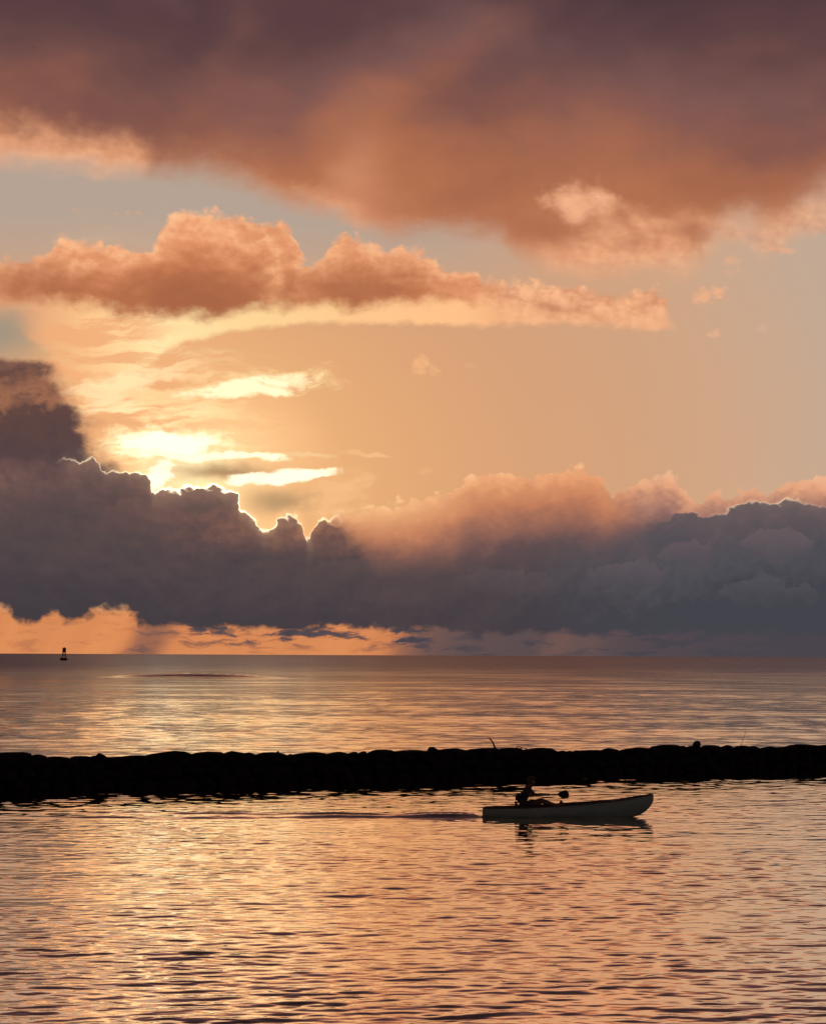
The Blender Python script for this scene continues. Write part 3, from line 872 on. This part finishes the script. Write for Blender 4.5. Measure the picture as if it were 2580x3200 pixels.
for k in range(3):
    x = 2.62 + 0.22 * k
    w, t, b, wd = interp_st(x)
    bm = bmesh.new()
    s = 1 if k % 2 else -1
    tube(bm, [(x - 0.11, -s * w * 0.7, t - wd * 0.6 + 0.02), (x, 0, t - wd + 0.03), (x + 0.11, s * w * 0.7, t - wd * 0.6 + 0.02)], 0.006, 6)
    from_bm('deck_cord', bm, M_TRIM, kayak)

# ------------------------------------------------------------------ paddle and paddler (kayak coordinates: x forward, y away from the camera)
KO = Vector((KAY_X0, KAY_Y, 0.0))
GR_L = Vector((1.34, -0.176, 0.545))      # near hand
GR_R = Vector((1.66, 0.176, 0.535))       # far hand on the shaft, further forward
ax = (GR_R - GR_L).normalized()
mid_p = (GR_R + GR_L) * 0.5
PH = 1.02
end_n, end_f = mid_p - ax * PH, mid_p + ax * PH
paddle = empty('paddle', KO + mid_p)
tag(paddle, 'black double-bladed kayak paddle held level by the paddler', 'paddle')
bm = bmesh.new()
tube(bm, [-ax * PH * 0.62, ax * PH * 0.62], 0.020, 10)
from_bm('shaft', bm, M_SHAFT, paddle)
def blade(sgn, roll):
    bm = bmesh.new()
    L_, W_ = 0.46, 0.205
    side = Matrix.Rotation(roll, 3, ax) @ ax.cross(Vector((0, 0, 1))).normalized()
    nrm = ax.cross(side).normalized()
    base = ax * sgn * PH * 0.60
    prof = [(0.0, 0.016, -0.016), (0.10, 0.03, -0.028), (0.25, 0.085, -0.06), (0.45, 0.108, -0.085), (0.7, 0.112, -0.092), (0.88, 0.105, -0.078), (0.97, 0.085, -0.045), (1.0, 0.05, -0.015)]
    rg = []
    for f, a, b in prof:
        cup = 0.035 * math.sin(math.pi * min(f, 1.0) * 0.8)
        c = base + ax * sgn * L_ * f
        loop = []
        for u in (a, a * 0.5, 0, b * 0.5, b):
            loop.append(c + side * u - nrm * cup + nrm * (0.010 + 0.004))
        for u in (b, b * 0.5, 0, a * 0.5, a):
            loop.append(c + side * u - nrm * cup + nrm * 0.004 * (1 if abs(u) in (abs(a), abs(b)) else -1))
        rg.append([bm.verts.new(v) for v in loop])
    for r0_, r1_ in zip(rg, rg[1:]):
        for k in range(10):
            bm.faces.new((r0_[k], r0_[(k + 1) % 10], r1_[(k + 1) % 10], r1_[k]))
    bm.faces.new(rg[0]); bm.faces.new(rg[-1])
    from_bm('blade', bm, M_BLADE, paddle)
blade(1, R(80)); blade(-1, R(100))

def skin(name, verts, edges, rads, mat, parent, sub=2, root=0):
    """grow a continuous tapering surface round a skeleton, return the finished mesh object"""
    me = bpy.data.meshes.new(name)
    me.from_pydata([tuple(v) for v in verts], edges, [])
    o = bpy.data.objects.new(name, me)
    COL.objects.link(o)
    md = o.modifiers.new('skin', 'SKIN')
    md.use_smooth_shade = True
    for i, r in enumerate(rads):
        sv = me.skin_vertices[0].data[i]
        sv.radius = r if isinstance(r, tuple) else (r, r)
        sv.use_root = (i == root)
    ms = o.modifiers.new('sub', 'SUBSURF')
    ms.levels = sub; ms.render_levels = sub
    dg = bpy.context.evaluated_depsgraph_get()
    dg.update()
    fin = bpy.data.meshes.new_from_object(o.evaluated_get(dg))
    fin.name = name
    COL.objects.unlink(o)
    bpy.data.objects.remove(o)
    fin.materials.clear()
    return link(name, fin, mat, parent)

person = empty('person', KO + Vector((SEAT_X, 0, 0.20)))
tag(person, 'person in a dark top sitting in the kayak and reaching forward to paddle', 'person')
PO = Vector((SEAT_X, 0, 0.20))
V = []; ED_ = []; RD = []
def add(p, r, parent=None):
    V.append(Vector(p) - PO); RD.append(r)
    if parent is not None: ED_.append((parent, len(V) - 1))
    return len(V) - 1
hipz = 0.305
pel = add((SEAT_X, 0, hipz), (0.125, 0.105))
wa = add((SEAT_X + 0.02, 0, 0.46), (0.115, 0.095), pel)
ch = add((SEAT_X + 0.105, 0, 0.595), (0.135, 0.105), wa)
up = add((SEAT_X + 0.165, 0, 0.675), (0.10, 0.085), ch)
nk = add((SEAT_X + 0.21, 0, 0.745), 0.05, up)
hd0 = add((SEAT_X + 0.24, 0, 0.80), (0.066, 0.07), nk)
hd1 = add((SEAT_X + 0.25, 0, 0.875), (0.078, 0.09), hd0)
hd2 = add((SEAT_X + 0.243, 0, 0.935), (0.062, 0.07), hd1)
wrist = {}
for s, g in ((-1, GR_L), (1, GR_R)):
    sh = add((SEAT_X + 0.175, s * 0.185, 0.665), 0.056, up)
    gg = g + Vector((-0.075, 0, 0.0))
    m = (Vector((SEAT_X + 0.175, s * 0.185, 0.665)) + gg) * 0.5 + Vector((-0.03, s * 0.07, -0.07))
    el = add(m, 0.043, sh)
    mm = (m + gg) * 0.5
    fa = add(mm, 0.040, el)
    wr = add(gg, 0.028, fa)
    hb = add(g + Vector((-0.035, 0, 0.018)), (0.036, 0.024), wr)
    wrist[s] = g
    hip = add((SEAT_X + 0.05, s * 0.10, 0.275), 0.088, pel)
    kn = add((SEAT_X + 0.52, s * 0.20, 0.40), 0.062, hip)
    cf = add((SEAT_X + 0.68, s * 0.19, 0.34), 0.052, kn)
    an = add((SEAT_X + 0.92, s * 0.17, 0.255), 0.038, cf)
    ft = add((SEAT_X + 0.99, s * 0.175, 0.30), 0.042, an)
    to = add((SEAT_X + 1.02, s * 0.18, 0.40), 0.030, ft)
body = skin('body', V, ED_, RD, M_SKIN, person)
# fingers closed on the shaft, a thumb from the side of each palm
for s, g in ((-1, GR_L), (1, GR_R)):
    for k, ln in enumerate((0.92, 1.0, 0.95, 0.8)):
        c = g + ax * (s * (0.033 - 0.022 * k)) - PO
        f0 = c + Vector((-0.030, 0, 0.022)); f1 = c + Vector((0.004, 0, 0.031 * ln + 0.002)); f2 = c + Vector((0.031 * ln, 0, 0.008)); f3 = c + Vector((0.022 * ln, 0, -0.022))
        skin('finger', [f0, f1, f2, f3], [(0, 1), (1, 2), (2, 3)], [0.0095, 0.009, 0.0085, 0.0075], M_SKIN, body, 1)
    c = g - ax * (s * 0.0) - PO
    skin('thumb', [c + Vector((-0.045, -s * 0.012, 0.006)), c + Vector((-0.026, -s * 0.03, -0.014)), c + Vector((0.008, -s * 0.034, -0.024))], [(0, 1), (1, 2)], [0.012, 0.0105, 0.009], M_SKIN, body, 1)
# face
bm = bmesh.new()
tube(bm, [(0.325, 0, 0.685), (0.348, 0, 0.662), (0.337, 0, 0.652)], [0.008, 0.014, 0.010], 8)
from_bm('nose', bm, M_SKIN, body)
for s in (-1, 1):
    bm = bmesh.new(); bmesh.ops.create_uvsphere(bm, u_segments=8, v_segments=6, radius=0.011)
    bmesh.ops.translate(bm, verts=bm.verts, vec=(0.323, s * 0.032, 0.692)); from_bm('eye', bm, M_HAIR, body)
    bm = bmesh.new(); bmesh.ops.create_uvsphere(bm, u_segments=8, v_segments=6, radius=0.028)
    bmesh.ops.scale(bm, verts=bm.verts, vec=(0.7, 0.35, 1.1)); bmesh.ops.translate(bm, verts=bm.verts, vec=(0.245, s * 0.083, 0.675)); from_bm('ear', bm, M_SKIN, body)
bm = bmesh.new(); tube(bm, [(0.327, -0.022, 0.630), (0.335, 0, 0.628), (0.327, 0.022, 0.630)], 0.006, 6); from_bm('mouth', bm, M_TRIM, body)
# hair: a cap over the back and top of the skull
bm = bmesh.new()
bmesh.ops.create_icosphere(bm, subdivisions=3, radius=0.112)
hc = Vector((0.235, 0, 0.705))
dl_ = [v for v in bm.verts if (v.co.x > 0.045 and v.co.z < 0.035) or v.co.z < -0.075]
bmesh.ops.delete(bm, geom=dl_, context='VERTS')
for v in bm.verts:
    v.co = Vector((v.co.x * 1.0, v.co.y * 0.87, v.co.z * 1.05)) * (1.0 + random.uniform(-0.02, 0.02)) + hc
bmesh.ops.solidify(bm, geom=bm.faces[:], thickness=0.012)
from_bm('hair', bm, M_HAIR, person)
# shirt and shorts: the same skeleton a little fuller, ending at cuff, hem and knee
def garment(name, items, rads, edges, mat):
    return skin(name, [Vector(p) - PO for p in items], edges, rads, mat, person)
sx0 = SEAT_X
it = [(sx0 - 0.005, 0, 0.30), (sx0 + 0.02, 0, 0.46), (sx0 + 0.105, 0, 0.595), (sx0 + 0.165, 0, 0.675), (sx0 + 0.195, 0, 0.72)]
rd = [(0.160, 0.140), (0.150, 0.132), (0.165, 0.136), (0.125, 0.108), 0.064]
ed = [(0, 1), (1, 2), (2, 3), (3, 4)]
for s, g in ((-1, GR_L), (1, GR_R)):
    a = Vector((sx0 + 0.175, s * 0.185, 0.665))
    gg = g + Vector((-0.075, 0, 0))
    m = (a + gg) * 0.5 + Vector((-0.03, s * 0.07, -0.07))
    i0 = len(it)
    it += [a, a.lerp(m, 0.75)]
    rd += [0.068, 0.060]
    ed += [(3, i0), (i0, i0 + 1)]
garment('shirt', it, rd, ed, M_SHIRT)
it = [(sx0, 0, 0.30)]; rd = [(0.14, 0.115)]; ed = []
for s in (-1, 1):
    i0 = len(it)
    it += [(sx0 + 0.07, s * 0.105, 0.285), (sx0 + 0.38, s * 0.165, 0.362)]
    rd += [0.100, 0.086]
    ed += [(0, i0), (i0, i0 + 1)]
garment('shorts', it, rd, ed, M_SHORT)

# ------------------------------------------------------------------ navigation buoy out at sea
bp = on_water(199, 2064)
buoy = empty('navigation_buoy', (bp.x, bp.y, 0.0))
buoy.rotation_euler = (R(1.0), R(2.6), R(20))
tag(buoy, 'dark red navigation buoy with lattice tower leaning far out at sea', 'buoy')
k = bp.y / F_PX                                 # metres to a photograph pixel at the buoy
bm = bmesh.new()
lathe(bm, [(1.6, -0.9), (2.1, -0.5), (2.25, 0.2), (2.25, 1.05), (2.0, 1.35), (1.3, 1.5), (0.4, 1.55)], 28)
hb = from_bm('hull', bm, M_BHULL, buoy)
bm = bmesh.new()
lathe(bm, [(2.22, 0.55), (2.34, 0.58), (2.34, 0.72), (2.22, 0.75)], 28)
from_bm('fender_ring', bm, M_STEEL, hb)
H1, H2 = 1.45, 4.4
def corner(i, z):
    f = (z - H1) / (7.5 - H1)
    r = 1.42 + (1.08 - 1.42) * f
    a = math.pi / 4 + i * math.pi / 2
    return Vector((r * math.cos(a), r * math.sin(a), z))
for i in range(4):
    bm = bmesh.new()
    tube(bm, [corner(i, H1), corner(i, 7.4)], 0.11, 8)
    from_bm('leg', bm, M_STEEL, buoy)
for z in (2.55, 4.4):
    for i in range(4):
        bm = bmesh.new()
        tube(bm, [corner(i, z), corner((i + 1) % 4, z)], 0.085, 7)
        from_bm('cross_bar', bm, M_STEEL, buoy)
for i in range(4):
    bm = bmesh.new()
    tube(bm, [corner(i, 2.55), corner((i + 1) % 4, 4.4)], 0.06, 6)
    from_bm('brace', bm, M_STEEL, buoy)
for i in range(4):                              # radar reflector / daymark panels
    a, b = corner(i, 4.75), corner((i + 1) % 4, 4.75)
    a2, b2 = corner(i, 7.35), corner((i + 1) % 4, 7.35)
    bm = bmesh.new()
    vs = [bm.verts.new(v) for v in (a, b, b2, a2)]
    f = bm.faces.new(vs)
    bmesh.ops.solidify(bm, geom=[f], thickness=0.06)
    from_bm('daymark_panel', bm, M_BUOY, buoy, False)
bm = bmesh.new(); lathe(bm, [(1.15, 7.36), (1.22, 7.4), (1.22, 7.5), (0.5, 7.55)], 20); from_bm('top_plate', bm, M_STEEL, buoy)
bm = bmesh.new(); lathe(bm, [(0.22, 7.55), (0.24, 7.6), (0.2, 7.95), (0.12, 8.08), (0.03, 8.1)], 14); from_bm('lantern', bm, M_LAMP, buoy)
bm = bmesh.new(); lathe(bm, [(0.1, 3.1), (0.35, 3.15), (0.42, 3.3), (0.36, 3.8), (0.2, 4.1), (0.06, 4.4)], 14); from_bm('bell', bm, M_STEEL, buoy)

# ------------------------------------------------------------------ two far birds
def bird(px, py, dist, span, heading, flap, label):
    p = at_depth(px, py, dist)
    o = empty('bird', p, heading)
    tag(o, label, 'bird', None)
    s = span
    bm = bmesh.new()
    tube(bm, [(-0.30 * s, 0, 0.0), (-0.20 * s, 0, 0.0), (0, 0, -0.01 * s), (0.14 * s, 0, 0.01 * s), (0.20 * s, 0, 0.025 * s), (0.26 * s, 0, 0.02 * s)], [0.02 * s, 0.03 * s, 0.06 * s, 0.045 * s, 0.036 * s, 0.008 * s], 8)
    from_bm('body', bm, M_BIRD, o)
    for q in (-1, 1):
        bm = bmesh.new()
        sec = [(0.0, 0.09, -0.10), (0.22, 0.11, -0.06), (0.40, 0.05, -0.05), (0.52, -0.03, -0.06)]
        ring = []
        for y, xa, xb in sec:
            z = math.sin(flap) * y - 0.25 * max(0, y - 0.22)
            ring.append([bm.verts.new((xa * s, q * y * s, z * s + 0.012 * s)), bm.verts.new((xb * s, q * y * s, z * s + 0.006 * s)), bm.verts.new((xb * s, q * y * s, z * s)), bm.verts.new((xa * s, q * y * s, z * s))])
        for a, b in zip(ring, ring[1:]):
            for k in range(4):
                bm.faces.new((a[k], a[(k + 1) % 4], b[(k + 1) % 4], b[k]))
        bm.faces.new(ring[0]); bm.faces.new(ring[-1])
        from_bm('wing', bm, M_BIRD, o)
bird(107, 147, 420.0, 0.62, R(60), R(18), 'tiny dark bird high against the grey-purple cloud deck')
bird(1861, 620, 420.0, 0.5, R(-40), R(25), 'tiny dark bird against the bright peach gap in the cloud deck')
